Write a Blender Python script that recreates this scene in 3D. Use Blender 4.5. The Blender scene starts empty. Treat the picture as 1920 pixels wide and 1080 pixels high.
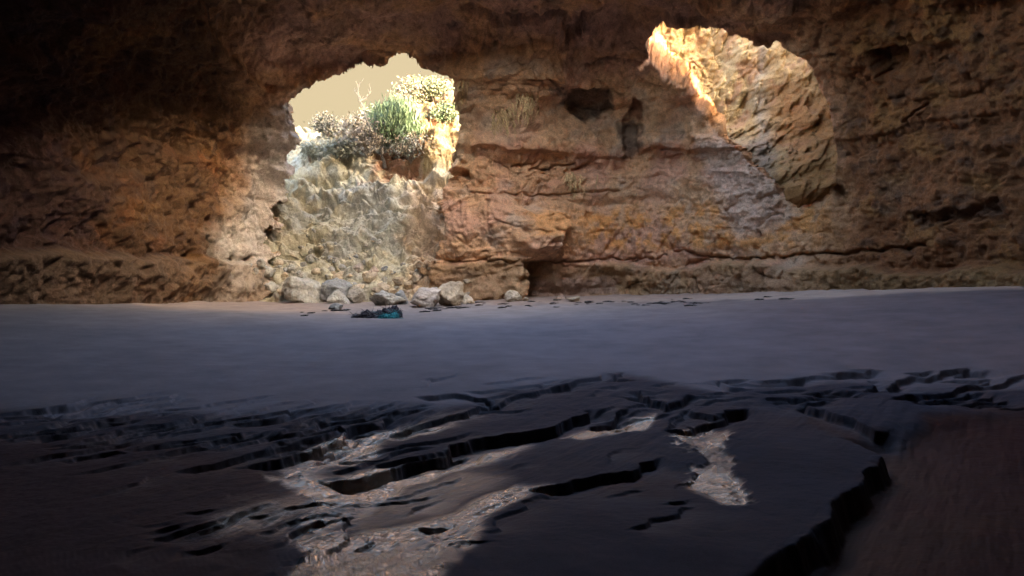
import bpy, bmesh, math, random
import numpy as np
from mathutils import Vector, Matrix

random.seed(7)
RNG = np.random.default_rng(7)
F32 = np.float32
C = bpy.context.scene.collection
EXPOSURE = 4.6
QUAL = 1.0

# ------------------------------------------------------------------ camera maths
FPX = 1251.0
PITCH = math.atan(30 / FPX)
CAM = np.array([0.0, 0.0, 2.2])
CP, SP = math.cos(PITCH), math.sin(PITCH)

def project(P):
    x = P[..., 0]; y = P[..., 1]; dz = P[..., 2] - CAM[2]
    yc = np.maximum(y * CP - dz * SP, 0.05); zc = y * SP + dz * CP
    return 960 + FPX * x / yc, 540 - FPX * zc / yc

def ray(px, py):
    a = (px - 960) / FPX; b = -(py - 540) / FPX
    return np.array([a, CP + b * SP, -SP + b * CP])

def at_depth(px, py, y):
    d = ray(px, py)
    return CAM + d * (y / d[1])

# ------------------------------------------------------------------ noise
def _hash(ix, iy, iz, seed):
    h = (ix * np.uint32(374761393)) ^ (iy * np.uint32(668265263)) ^ (iz * np.uint32(2147483647 - 58)) ^ np.uint32((seed * 974634613 + 1013) & 0xffffffff)
    h = (h ^ (h >> np.uint32(13))) * np.uint32(1274126177)
    h = (h ^ (h >> np.uint32(15))) * np.uint32(2246822519)
    return h ^ (h >> np.uint32(16))

_G = np.array([[1,1,0],[-1,1,0],[1,-1,0],[-1,-1,0],[1,0,1],[-1,0,1],[1,0,-1],[-1,0,-1],
               [0,1,1],[0,-1,1],[0,1,-1],[0,-1,-1],[1,1,0],[-1,1,0],[0,-1,1],[0,-1,-1]], dtype=F32)

def perlin(P, seed=0):
    P = P.astype(F32)
    I = np.floor(P); Fr = P - I
    I = I.astype(np.int32).astype(np.uint32)
    u = Fr * Fr * Fr * (Fr * (Fr * 6 - 15) + 10)
    res = 0
    for dx in (0, 1):
        wx = u[:, 0] if dx else 1 - u[:, 0]
        for dy in (0, 1):
            wy = u[:, 1] if dy else 1 - u[:, 1]
            for dz in (0, 1):
                wz = u[:, 2] if dz else 1 - u[:, 2]
                g = _G[_hash(I[:, 0] + np.uint32(dx), I[:, 1] + np.uint32(dy), I[:, 2] + np.uint32(dz), seed) & np.uint32(15)]
                res = res + wx * wy * wz * (g[:, 0] * (Fr[:, 0] - dx) + g[:, 1] * (Fr[:, 1] - dy) + g[:, 2] * (Fr[:, 2] - dz))
    return res

def fbm(P, f, oct=4, seed=0, gain=.5, sc=(1, 1, 1), ridged=False):
    P = np.asarray(P, dtype=F32) * np.array(sc, dtype=F32)
    a, s, r = 1.0, 0.0, 0.0
    for o in range(oct):
        n = perlin(P * F32(f * 2.03 ** o) + F32(seed * 7.31 + o * 3.7), seed + o * 17)
        if ridged: n = 1 - 2 * np.abs(n) * 1.6
        r = r + a * n; s += a; a *= gain
    return r / s * (1.6 if not ridged else 1)

def worley(P, f, seed=0):
    P = np.asarray(P, dtype=F32) * F32(f)
    I = np.floor(P).astype(np.int32)
    best = np.full(len(P), 9.0, dtype=F32); sec = np.full(len(P), 9.0, dtype=F32); idv = np.zeros(len(P), dtype=F32)
    for dx in (-1, 0, 1):
        for dy in (-1, 0, 1):
            for dz in (-1, 0, 1):
                c = (I + np.array([dx, dy, dz], dtype=np.int32))
                cu = c.astype(np.uint32)
                h = _hash(cu[:, 0], cu[:, 1], cu[:, 2], seed)
                jx = (h & np.uint32(1023)).astype(F32) / 1023; jy = ((h >> np.uint32(10)) & np.uint32(1023)).astype(F32) / 1023
                jz = ((h >> np.uint32(20)) & np.uint32(1023)).astype(F32) / 1023
                d = (c[:, 0] + jx - P[:, 0]) ** 2 + (c[:, 1] + jy - P[:, 1]) ** 2 + (c[:, 2] + jz - P[:, 2]) ** 2
                m = d < best
                sec = np.where(m, best, np.minimum(sec, d)); idv = np.where(m, jx * .5 + jy * .5, idv)
                best = np.where(m, d, best)
    return np.sqrt(best), np.sqrt(sec), idv

def sstep(a, b, x):
    t = np.clip((x - a) / (b - a), 0, 1)
    return t * t * (3 - 2 * t)

def in_poly(px, py, poly):
    r = np.zeros(px.shape, dtype=bool)
    n = len(poly)
    for i in range(n):
        x1, y1 = poly[i]; x2, y2 = poly[(i + 1) % n]
        if y1 == y2: continue
        c = ((y1 > py) != (y2 > py)) & (px < (x2 - x1) * (py - y1) / (y2 - y1) + x1)
        r ^= c
    return r

def poly_dist(px, py, pts, closed=True):
    d = np.full(px.shape, 1e9)
    n = len(pts)
    for i in range(n if closed else n - 1):
        x1, y1 = pts[i]; x2, y2 = pts[(i + 1) % n]
        dx, dy = x2 - x1, y2 - y1
        t = np.clip(((px - x1) * dx + (py - y1) * dy) / (dx * dx + dy * dy + 1e-9), 0, 1)
        d = np.minimum(d, (px - x1 - t * dx) ** 2 + (py - y1 - t * dy) ** 2)
    return np.sqrt(d)

def poly_mask(px, py, poly, soft):
    """1 inside the outline, falling to 0 over soft (both in the same unit)."""
    xs = [p[0] for p in poly]; ys = [p[1] for p in poly]
    m = np.zeros(px.shape)
    sel = (px > min(xs) - soft) & (px < max(xs) + soft) & (py > min(ys) - soft) & (py < max(ys) + soft)
    if not sel.any(): return m
    d = poly_dist(px[sel], py[sel], poly)
    s = np.where(in_poly(px[sel], py[sel], poly), d, -d)
    m[sel] = sstep(-soft * .5, soft * .5, s)
    return m

# ------------------------------------------------------------------ mesh helpers
def mesh_obj(name, V, Fq, mat, parent=None, col=None, wet=None, smooth=True):
    me = bpy.data.meshes.new(name)
    V = np.ascontiguousarray(V, dtype=F32); Fq = np.ascontiguousarray(Fq, dtype=np.int32)
    k = Fq.shape[1]
    me.vertices.add(len(V)); me.vertices.foreach_set('co', V.ravel())
    me.loops.add(Fq.size); me.loops.foreach_set('vertex_index', Fq.ravel())
    me.polygons.add(len(Fq)); me.polygons.foreach_set('loop_start', np.arange(0, Fq.size, k, dtype=np.int32))
    me.polygons.foreach_set('use_smooth', np.full(len(Fq), smooth))
    if col is not None:
        a = me.attributes.new('Col', 'FLOAT_COLOR', 'POINT')
        c4 = np.ones((len(V), 4), dtype=F32); c4[:, :3] = col
        a.data.foreach_set('color', c4.ravel())
    if wet is not None:
        a = me.attributes.new('Wet', 'FLOAT', 'POINT'); a.data.foreach_set('value', np.ascontiguousarray(wet, dtype=F32))
    me.update(calc_edges=True); me.validate()
    me.materials.append(mat)
    o = bpy.data.objects.new(name, me); C.objects.link(o)
    if parent is not None: o.parent = parent
    return o

def compact(V, Fq, *arrs):
    used = np.zeros(len(V), dtype=bool); used[Fq.ravel()] = True
    idx = np.cumsum(used) - 1
    return [V[used], idx[Fq]] + [a[used] if a is not None else None for a in arrs]

def tag(o, label=None, cat=None, group=None, kind=None):
    if label: o['label'] = label
    if cat: o['category'] = cat
    if group: o['group'] = group
    if kind: o['kind'] = kind
    return o

def empty(name, loc):
    o = bpy.data.objects.new(name, None); C.objects.link(o); o.location = loc
    o.empty_display_size = .2
    return o

class Geo:
    """collects tubes and loose quads into one mesh"""
    def __init__(self): self.v = []; self.f = []; self.c = []
    def tube(self, pts, rad, n=5, col=(1, 1, 1)):
        pts = [Vector(p) for p in pts]; base = len(self.v)
        for i, p in enumerate(pts):
            t = (pts[min(i + 1, len(pts) - 1)] - pts[max(i - 1, 0)]).normalized()
            a = t.orthogonal().normalized(); b = t.cross(a)
            r = rad[i] if hasattr(rad, '__len__') else rad
            for k in range(n):
                th = 2 * math.pi * k / n
                self.v.append(p + (a * math.cos(th) + b * math.sin(th)) * r); self.c.append(col)
        for i in range(len(pts) - 1):
            for k in range(n):
                a0 = base + i * n + k; a1 = base + i * n + (k + 1) % n
                self.f.append((a0, a1, a1 + n, a0 + n))
    def quad(self, p, a, b, col=(1, 1, 1)):
        base = len(self.v)
        self.v += [p - a, p - b * .45 + a * .0, p + a, p + b * .45]
        self.c += [col] * 4
        self.f.append((base, base + 1, base + 2, base + 3))
    def build(self, name, mat, parent=None, smooth=True):
        return mesh_obj(name, np.array([tuple(v) for v in self.v]), np.array(self.f), mat, parent, col=np.array(self.c), smooth=smooth)

# ------------------------------------------------------------------ materials
def new_mat(name):
    m = bpy.data.materials.new(name); m.use_nodes = True
    nt = m.node_tree; nt.nodes.clear()
    out = nt.nodes.new('ShaderNodeOutputMaterial'); b = nt.nodes.new('ShaderNodeBsdfPrincipled')
    nt.links.new(b.outputs[0], out.inputs[0])
    return m, nt, b

def noise_node(nt, scale, detail=4, rough=.6, vec=None, dist=0):
    n = nt.nodes.new('ShaderNodeTexNoise'); n.inputs['Scale'].default_value = scale
    n.inputs['Detail'].default_value = detail; n.inputs['Roughness'].default_value = rough
    n.inputs['Distortion'].default_value = dist
    if vec is not None: nt.links.new(vec, n.inputs['Vector'])
    return n

def ramp(nt, src, stops):
    r = nt.nodes.new('ShaderNodeValToRGB'); e = r.color_ramp.elements
    while len(e) < len(stops): e.new(.5)
    for k, (p, c) in enumerate(stops):
        e[k].position = p; e[k].color = (c, c, c, 1) if not hasattr(c, '__len__') else (*c, 1)
    nt.links.new(src, r.inputs[0]); return r

def mixcol(nt, a, b, mode='MULTIPLY', fac=1.0):
    m = nt.nodes.new('ShaderNodeMix'); m.data_type = 'RGBA'; m.blend_type = mode
    m.inputs[0].default_value = fac
    nt.links.new(a, m.inputs[6]); nt.links.new(b, m.inputs[7])
    return m.outputs[2]

def rock_material(name, bump=.6, fine=14.0, lo=.55, hi=1.35, rough=.92):
    m, nt, b = new_mat(name)
    tc = nt.nodes.new('ShaderNodeTexCoord')
    at = nt.nodes.new('ShaderNodeAttribute'); at.attribute_name = 'Col'
    n1 = noise_node(nt, 2.6, 8, .72, tc.outputs['Object'], .4)
    r1 = ramp(nt, n1.outputs['Fac'], [(.3, lo), (.5, 1.0), (.72, hi)])
    c = mixcol(nt, at.outputs['Color'], r1.outputs[0])
    n2 = noise_node(nt, fine, 6, .75, tc.outputs['Object'])
    r2 = ramp(nt, n2.outputs['Fac'], [(.34, .7), (.5, 1.05), (.7, 1.25)])
    c = mixcol(nt, c, r2.outputs[0])
    nt.links.new(c, b.inputs['Base Color'])
    b.inputs['Roughness'].default_value = rough
    b.inputs['Specular IOR Level'].default_value = .25
    bp = nt.nodes.new('ShaderNodeBump'); bp.inputs['Strength'].default_value = bump; bp.inputs['Distance'].default_value = .12
    add = nt.nodes.new('ShaderNodeMath'); add.operation = 'ADD'
    nt.links.new(n1.outputs['Fac'], add.inputs[0]); nt.links.new(n2.outputs['Fac'], add.inputs[1])
    nt.links.new(add.outputs[0], bp.inputs['Height']); nt.links.new(bp.outputs[0], b.inputs['Normal'])
    return m

def plain_material(name, rough=.8, attr=True, colour=(.5, .5, .5), vary=14, spec=.3):
    m, nt, b = new_mat(name)
    tc = nt.nodes.new('ShaderNodeTexCoord')
    n = noise_node(nt, vary, 4, .6, tc.outputs['Object'])
    r = ramp(nt, n.outputs['Fac'], [(.3, .65), (.7, 1.3)])
    if attr:
        at = nt.nodes.new('ShaderNodeAttribute'); at.attribute_name = 'Col'; src = at.outputs['Color']
    else:
        rg = nt.nodes.new('ShaderNodeRGB'); rg.outputs[0].default_value = (*colour, 1); src = rg.outputs[0]
    nt.links.new(mixcol(nt, src, r.outputs[0]), b.inputs['Base Color'])
    b.inputs['Roughness'].default_value = rough; b.inputs['Specular IOR Level'].default_value = spec
    return m

def sand_material(name):
    m, nt, b = new_mat(name)
    tc = nt.nodes.new('ShaderNodeTexCoord')
    at = nt.nodes.new('ShaderNodeAttribute'); at.attribute_name = 'Col'
    we = nt.nodes.new('ShaderNodeAttribute'); we.attribute_name = 'Wet'
    n1 = noise_node(nt, 1.2, 6, .6, tc.outputs['Object'])
    c = mixcol(nt, at.outputs['Color'], ramp(nt, n1.outputs['Fac'], [(.3, .85), (.7, 1.14)]).outputs[0])
    n2 = noise_node(nt, 90, 3, .7, tc.outputs['Object'])
    c = mixcol(nt, c, ramp(nt, n2.outputs['Fac'], [(.35, .8), (.65, 1.18)]).outputs[0])
    nt.links.new(c, b.inputs['Base Color'])
    mr = nt.nodes.new('ShaderNodeMapRange'); mr.inputs['To Min'].default_value = .9; mr.inputs['To Max'].default_value = .13
    nt.links.new(we.outputs['Fac'], mr.inputs['Value']); nt.links.new(mr.outputs[0], b.inputs['Roughness'])
    ms = nt.nodes.new('ShaderNodeMapRange'); ms.inputs['To Min'].default_value = .06; ms.inputs['To Max'].default_value = .75
    nt.links.new(we.outputs['Fac'], ms.inputs['Value']); nt.links.new(ms.outputs[0], b.inputs['Specular IOR Level'])
    mi = nt.nodes.new('ShaderNodeMapRange'); mi.inputs['From Min'].default_value = .35; mi.inputs['To Min'].default_value = 1.4; mi.inputs['To Max'].default_value = 2.3
    nt.links.new(we.outputs['Fac'], mi.inputs['Value']); nt.links.new(mi.outputs[0], b.inputs['IOR'])
    b.inputs['Specular Tint'].default_value = (1, .87, .68, 1)      # warms wet reflections to gold; a tint painted into the sheen
    # grains, and fine flow ripples drawn out along the run-off
    mp = nt.nodes.new('ShaderNodeMapping'); mp.inputs['Rotation'].default_value = (0, 0, math.radians(-48)); mp.inputs['Scale'].default_value = (1.2, 7, 6)
    nt.links.new(tc.outputs['Object'], mp.inputs['Vector'])
    n3 = noise_node(nt, 3.2, 6, .65, mp.outputs[0], .3)
    mul = nt.nodes.new('ShaderNodeMath'); mul.operation = 'MULTIPLY'
    nt.links.new(n3.outputs['Fac'], mul.inputs[0]); nt.links.new(we.outputs['Fac'], mul.inputs[1])
    b1 = nt.nodes.new('ShaderNodeBump'); b1.inputs['Strength'].default_value = .6; b1.inputs['Distance'].default_value = .05
    nt.links.new(mul.outputs[0], b1.inputs['Height'])
    b2 = nt.nodes.new('ShaderNodeBump'); b2.inputs['Strength'].default_value = .3; b2.inputs['Distance'].default_value = .006
    nt.links.new(n2.outputs['Fac'], b2.inputs['Height']); nt.links.new(b1.outputs[0], b2.inputs['Normal'])
    nt.links.new(b2.outputs[0], b.inputs['Normal'])
    return m

M_ROCK = rock_material('cave_rock', bump=.95)
M_TALUS = rock_material('rubble_rock', bump=.7, fine=10)
M_BOULDER = rock_material('boulder_rock', bump=.5, fine=9)
M_SAND = sand_material('beach_sand')
M_LEAF = plain_material('leaves', .6)
M_WOOD = plain_material('bark', .85)
M_ROOT = plain_material('dry_roots', .9)
M_WEED = plain_material('seaweed', .5)
M_NET = plain_material('net_fibre', .7)

# ------------------------------------------------------------------ sand height
_SC = np.array([(0,3,.40),(-6,6,.12),(6,6,.14),(0,6.4,.12),(0,8.4,.0),(0,10,-.02),(-9,12,.0),(9,13,.16),(0,15,.08),(0,20,.22),(0,28,.45),(0,37,.66),
    (-8,38,.5),(-14,36,.55),(-18,31,.75),(-20,25,1.0),(-14,20,.4),(21,27,1.75),(17,33,1.4),(13,37,1.1),(6,40,.8),(14,20,.85),
    (22,18,1.75),(-20,12,.7),(16,10,.6),(-14,8,.15),(14,3,.3),(-14,0,.3),(0,-8,.2),(8,30,.75),(-8,28,.45),(0,45,.7),(16,42,1.2),(-16,44,.6)], dtype=float)
def _k(r): return r
_D = np.sqrt(((_SC[:, None, :2] - _SC[None, :, :2]) ** 2).sum(-1))
_W = np.linalg.solve(np.block([[_k(_D) + 0.35 * np.eye(len(_SC)) * -1, np.ones((len(_SC), 1))], [np.ones((1, len(_SC))), np.zeros((1, 1))]]),
                     np.concatenate([_SC[:, 2], [0]]))
def sand_z(x, y):
    r = np.full(np.shape(x), _W[-1])
    for i in range(len(_SC)):
        r = r + _W[i] * np.sqrt((x - _SC[i, 0]) ** 2 + (y - _SC[i, 1]) ** 2 + .6)
    return r

def on_sand(px, py):
    d = ray(px, py); t = 8.0
    for _ in range(60):
        p = CAM + d * t
        t += (p[2] - float(sand_z(p[0], p[1]))) / (-d[2] + .05) * .6
        t = min(max(t, 2), 60)
    return CAM + d * t

SUN = Vector((-.70, .62, -.34)).normalized()      # the way the light travels
SUN_AZ = math.atan2(-SUN.y, -SUN.x)

# ------------------------------------------------------------------ cave shell
BASE = np.array([
 (0,-9,2.6),(-12,-7,2.4),(-19.5,2,2.4),(-21.5,14,2.4),(-20.2,25,2.5),(-18.6,31,2.8),(-16.3,36,3.4),(-13.6,39.4,4.2),(-10,41.2,4.6),
 (-6.2,40.6,4.8),(-3,38.8,5),(0.4,38.2,5),(3,39.6,5),(6.4,40,5),(10,38.9,4.8),(13.2,36.9,4.4),(17.0,33.2,3.6),(19.7,29.4,3.2),
 (21.4,25,3.0),(22.4,15,2.8),(19,3,2.6),(12,-7,2.6)], dtype=float)

def closed_spline(P, n_per=60):
    n = len(P); out = []
    for i in range(n):
        p0, p1, p2, p3 = P[(i - 1) % n], P[i], P[(i + 1) % n], P[(i + 2) % n]
        t = np.linspace(0, 1, n_per, endpoint=False)[:, None]
        out.append(.5 * ((2 * p1) + (p2 - p0) * t + (2 * p0 - 5 * p1 + 4 * p2 - p3) * t ** 2 + (3 * p1 - p0 - 3 * p2 + p3) * t ** 3))
    return np.concatenate(out)

OCC = np.array([3.0, 21.4]); OCR = (11.0, 8.4)  # overhead opening, added out of view to light the cave
STEP = .052 / QUAL

def build_shell():
    S = closed_spline(BASE)
    seg = np.linalg.norm(np.roll(S[:, :2], -1, 0) - S[:, :2], axis=1)
    ratio = np.abs(S[:, 0]) / np.maximum(S[:, 1], .01)
    vis = (S[:, 1] > 8) & (ratio < .98)
    cnt = seg / np.where(vis, STEP, .35)
    cum = np.concatenate([[0], np.cumsum(cnt)])
    nu = int(cum[-1])
    tt = np.interp(np.linspace(0, cum[-1], nu, endpoint=False), cum, np.arange(len(S) + 1))
    i0 = np.floor(tt).astype(int) % len(S); fr = (tt - np.floor(tt))[:, None]
    B = S[i0] * (1 - fr) + S[(i0 + 1) % len(S)] * fr
    ang = np.arctan2(B[:, 1] - OCC[1], B[:, 0] - OCC[0])
    R = np.stack([OCC[0] + OCR[0] * np.cos(ang), OCC[1] + OCR[1] * np.sin(ang)], 1)
    zb = sand_z(B[:, 0], B[:, 1]) - .45
    zr = 14.9
    nv = int(440 * QUAL)
    V = np.zeros((nu, nv, 3), dtype=np.float64)
    ph = np.linspace(0, math.pi / 2, 400)
    for i in range(nu):
        e = 2 / B[i, 2]
        hx = 1 - np.cos(ph) ** e; hz = np.sin(ph) ** e
        D = np.hypot(*(R[i] - B[i, :2])); H = zr - zb[i]
        s = np.concatenate([[0], np.cumsum(np.hypot(np.diff(hx) * D, np.diff(hz) * H))])
        q = np.linspace(0, s[-1], nv)
        fx = np.interp(q, s, hx); fz = np.interp(q, s, hz)
        V[i, :, 0] = B[i, 0] + (R[i, 0] - B[i, 0]) * fx
        V[i, :, 1] = B[i, 1] + (R[i, 1] - B[i, 1]) * fx
        V[i, :, 2] = zb[i] + H * fz
    return V

def grid_normals(V):
    du = np.roll(V, -1, 0) - np.roll(V, 1, 0)
    dv = np.gradient(V, axis=1)
    n = np.cross(du, dv); n /= np.linalg.norm(n, axis=2, keepdims=True) + 1e-9
    return n

HOLE_GULLY = [(534,212),(540,190),(556,174),(600,156),(640,141),(665,128),(700,127),(722,123),(728,112),(742,105),(765,108),(785,121),(820,137),(846,148),
    (851,170),(853,200),(860,235),(852,265),(848,300),(842,330),(824,370),(826,430),(815,480),(738,520),(640,545),(560,535),(502,505),(522,470),(500,440),(530,415),(512,385),(545,360),(528,335),(554,318),(540,296),(552,275),(562,262),(548,245),(552,228)]
HOLE_SKY = [(1216,70),(1240,46),(1262,57),(1300,55),(1345,52),(1370,68),(1402,76),(1412,88),(1440,93),(1456,82),(1475,93),(1520,122),(1535,160),(1556,200),
    (1562,250),(1566,306),(1548,352),(1502,372),(1462,350),(1430,326),(1390,290),(1350,262),(1322,218),(1288,174),(1240,140),(1212,100)]

# (outline in the photo, softness, depth outward in metres, jitter)
NICHES = [
 ([(1062,168),(1090,160),(1142,163),(1147,212),(1120,222),(1105,232),(1092,222),(1064,200)], 5, .75, 3),
 ([(1190,186),(1205,196),(1200,220),(1184,236),(1168,232),(1178,208)], 6, .45, 4),
 ([(1170,238),(1192,236),(1196,292),(1172,294)], 8, .5, 5),
 ([(987,502),(996,489),(1016,491),(1022,558),(986,558)], 3, 6.0, 1.0),
 ([(1010,506),(1060,496),(1150,504),(1172,524),(1160,556),(1008,556)], 12, .45, 3),
 ([(726,505),(740,488),(780,486),(800,496),(795,508),(730,512)], 4, 1.6, 2),
 ([(482,562),(500,548),(528,543),(530,563)], 3, 1.8, 1),
 ([(1058,58),(1066,48),(1108,40),(1112,52),(1092,80),(1062,84)], 5, .8, 4),
 ([(1108,-10),(1170,-10),(1166,12),(1118,20)], 6, .7, 4),
 ([(860,46),(960,47),(1060,46),(1060,54),(960,56),(860,60)], 5, .45, 3),
 ([(1716,406),(1760,400),(1820,392),(1872,372),(1868,396),(1810,416),(1730,424)], 14, .6, 9),
 ([(1548,338),(1566,346),(1582,384),(1568,388),(1552,362)], 6, .8, 4),
 ([(1640,90),(1700,84),(1712,120),(1650,140)], 10, .9, 6),
 ([(332,480),(356,468),(360,492),(338,494)], 4, .8, 3),
 ([(378,442),(388,442),(392,500),(378,504)], 3, .7, 2),
 ([(412,484),(436,478),(440,492),(414,494)], 4, .6, 3),
 ([(450,484),(468,478),(468,490),(452,492)], 4, .6, 3),
 ([(965,306),(1000,304),(1072,320),(1110,296),(1122,318),(1090,328),(1010,330)], 8, .5, 6),
 ([(1060,478),(1052,440),(1044,412),(1056,410),(1072,450),(1078,480)], 6, .55, 3),
 ([(865,316),(880,322),(880,334),(858,332)], 4, .6, 3),
]
# long cracks: polyline, half width px, depth
CRACKS = [
 ([(985,145),(1012,142),(1035,150),(1050,170)], 2.2, .35),
 ([(960,310),(985,303),(1000,318),(1030,316),(1080,305)], 2.5, .4),
 ([(917,375),(924,420),(924,445)], 1.8, .3),
 ([(1012,400),(1046,420),(1055,440)], 1.8, .3),
 ([(1000,382),(1046,412),(1072,434)], 1.6, .25),
 ([(850,490),(990,490),(1100,489),(1250,482)], 2.2, .35),
 ([(890,361),(1010,364),(1160,360)], 2, .25),
 ([(1090,121),(1150,112),(1230,115)], 2.5, .35),
 ([(1700,230),(1724,206),(1746,196)], 2.2, .35),
 ([(1404,490),(1404,540)], 4, .5),
 ([(1265,470),(1380,488),(1500,478),(1600,472),(1740,460)], 3, .4),
 ([(1310,520),(1320,545)], 2.5, .35),
 ([(1444,512),(1446,542)], 2, .3),
]

def wall_fields(P, nrm, px, py):
    """inward displacement (m) and albedo of the cave rock"""
    n = len(P)
    z = P[:, 2]; x = P[:, 0]
    front = (P[:, 1] > 4)
    warp = fbm(P, .22, 3, 5)
    wx = px + fbm(P, .9, 4, 31) * 22 ; wy = py + fbm(P, .9, 4, 32) * 16
    # region weights
    left = 1 - sstep(380, 560, px + warp * 60); right = sstep(1470, 1640, px + warp * 50)
    left = np.where(front, left, .5); right = np.where(front, right, .5)
    back = np.clip(1 - left - right, 0, 1)
    ceil = sstep(.55, .85, -nrm[:, 2])
    wallw = 1 - ceil
    d = fbm(P, .13, 3, 1) * 1.2
    d += fbm(P, .42, 4, 2, .55) * .62
    rid = fbm(P, .75, 5, 3, .55, ridged=True)
    d += (rid - .35) * (.17 * (left + right) + .12 * back)
    fine = fbm(P, 2.6, 4, 4, .65)
    Ps = P.copy(); Ps[:, 0] = P[:, 0] + P[:, 2] * .25; Ps[:, 1] = P[:, 1] - P[:, 2] * .45 * left
    fl = fbm(Ps, 1.25, 3, 9, .6, sc=(1, 1, .2)); fl2 = fbm(Ps, 3.4, 4, 13, .65, sc=(1, 1, .3))
    # bedding: hard and soft beds step in and out
    zz = z + warp * .55 + .012 * x + fbm(P, 1.3, 3, 12) * .12
    zt = [0, 2.55, 2.75, 2.95, 3.3, 5.9, 6.3, 6.7, 8.0, 8.25, 8.6, 9.1, 9.25, 9.9, 10.1, 12.0, 12.3, 13.0, 13.4, 14.2, 16]
    ot = [.35, .45, .2, -.1, .08, -.05, -.3, -.12, .0, -.35, -.5, -.2, .18, .1, -.22, -.3, .05, .2, .45, .5, .5]
    st = np.interp(zz, zt, ot)
    d += st * (back * 1.0 + right * .55 + left * .45) * wallw
    # thin beds
    tb = perlin(np.stack([x * .12, P[:, 1] * .12, zz * 3.1], 1), 40) + .6 * perlin(np.stack([x * .3, P[:, 1] * .3, zz * 7.5], 1), 41)
    smooth = poly_mask(wx, wy, [(885,195),(1050,190),(1160,245),(1180,150),(1300,200),(1330,250),(1200,262),(1000,272),(880,275)], 30)
    smooth = np.maximum(smooth, .7 * poly_mask(wx, wy, [(905,360),(1330,335),(1350,372),(1200,384),(950,392)], 24))
    smooth = np.maximum(smooth, .8 * poly_mask(wx, wy, [(870,512),(985,505),(985,560),(870,560)], 16))
    rough = 1 - .85 * smooth
    d += tb * .085 * (back + .5 * (left + right)) * rough * wallw
    d += fl * wallw * rough * (.3 * (left + right) + .26 * back * sstep(6.6, 5.8, z))
    d += fine * rough * (.13 * back + .12 * (left + right)) + fl2 * rough * wallw * (.07 * back + .17 * (left + right))
    # spongy pits
    w1, w2, wid = worley(P * np.array([1, 1, .7]), 1.5, 6)
    pit = sstep(.36, .1, w1) * sstep(.0, .3, fbm(P, .5, 2, 60))
    d -= pit * (.17 * left + .26 * right + .12 * back * rough)
    # broken blocks
    w1, w2, wid = worley(P * np.array([1, 1, 1.15]) + fbm(P, .8, 3, 14)[:, None] * .5, .55, 8)
    edge = sstep(.0, .1, w2 - w1)
    d += ((wid - .5) * .5 - (1 - edge) * .12) * rough * (.75 * back + .4 * (left + right))
    # the low bench the sea cut at the foot of the right and left walls
    bench = sstep(2.9, 2.55, zz + .15 * fl + .02 * (px - 1300) / 100 * (px > 1300)) * wallw
    d += bench * (right * 1.1 + back * .55 * sstep(1140, 1250, px) + left * .75)
    # ceiling slab: steps up from the left overhang
    slab = poly_mask(wx, wy, [(335,-80),(420,40),(470,110),(548,200),(560,120),(700,-80)], 10)
    slab = np.maximum(slab, sstep(0, 1, (wx - 420) / 60) * sstep(40, -20, wy) * 0)
    d -= .55 * poly_mask(wx, wy, [(350,-200),(392,60),(450,120),(520,178),(600,150),(1300,40),(1600,-200)], 12)
    # pillar right of the gully mouth, buttress below it
    d += .9 * poly_mask(wx, wy, [(852,150),(880,160),(884,250),(872,320),(845,330)], 14)
    d += 1.1 * poly_mask(wx, wy, [(822,352),(880,345),(985,385),(1048,400),(1046,470),(985,500),(980,570),(850,570),(800,490)], 22)
    d += .5 * poly_mask(wx, wy, [(978,398),(1024,402),(1030,425),(1008,470),(975,465)], 12)
    # rubble ledge under the skylight
    d += .8 * poly_mask(wx, wy, [(1290,245),(1450,300),(1500,330),(1420,430),(1360,400),(1300,330)], 40) * (0.6 + .2 * fine)
    # left lit pillar
    d += .7 * poly_mask(wx, wy, [(500,210),(540,205),(552,260),(548,330),(510,330),(490,280)], 14)
    for poly, soft, dep, jit in NICHES:
        k = fbm(P, 1.6, 3, 77) * jit
        d -= dep * poly_mask(px + k * 1.6, py + fbm(P, 1.9, 3, 78) * jit * 1.6, poly, soft) * front
    for pl, hw, dep in CRACKS:
        xs = [p[0] for p in pl]; ys = [p[1] for p in pl]
        sel = (px > min(xs) - 20) & (px < max(xs) + 20) & (py > min(ys) - 20) & (py < max(ys) + 20) & front
        if sel.any():
            jx = px[sel] + fbm(P[sel], 1.4, 3, 90) * 7; jy = py[sel] + fbm(P[sel], 1.4, 3, 91) * 7
            dd = poly_dist(jx, jy, pl, False)
            d[sel] -= dep * sstep(hw * 1.6, hw * .3, dd)
    # ---------------- albedo: bed and stain colours, darker niches, shade painted on left wall and doorway
    tan = np.array([.52, .34, .19]); ochre = np.array([.52, .28, .10]); pink = np.array([.50, .315, .21]); grey = np.array([.42, .36, .28])
    redb = np.array([.25, .095, .05]); dark = np.array([.075, .05, .038]); cream = np.array([.56, .44, .28]); brown = np.array([.20, .115, .06])
    col = np.tile(tan, (n, 1))
    def mix(c, w):
        nonlocal col
        w = np.clip(w, 0, 1)[:, None]; col = col * (1 - w) + c * w
    A = fbm(P, .35, 4, 50); Bn = fbm(P, .6, 4, 51); Cn = fbm(P, 1.4, 4, 52)
    mix(pink, back * sstep(-.1, .4, A)); mix(grey, back * sstep(.1, .55, Bn) * .7)
    mix(ochre * 1.12, back * sstep(3.0, 4.0, z) * sstep(6.6, 5.6, z) * sstep(-.3, .3, Cn + .3 * fl) * sstep(1040, 1120, px))
    mix(redb, back * wallw * np.exp(-((zz - 8.75) / .38) ** 2) * sstep(-.25, .3, Bn) * .85)
    mix(redb * 1.3, back * wallw * np.exp(-((zz - 9.3) / .25) ** 2) * .35)
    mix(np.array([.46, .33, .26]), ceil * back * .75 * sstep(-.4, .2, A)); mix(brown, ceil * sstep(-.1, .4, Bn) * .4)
    mix(dark, ceil * sstep(.25, .6, Cn + .3 * Bn) * .5)
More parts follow.
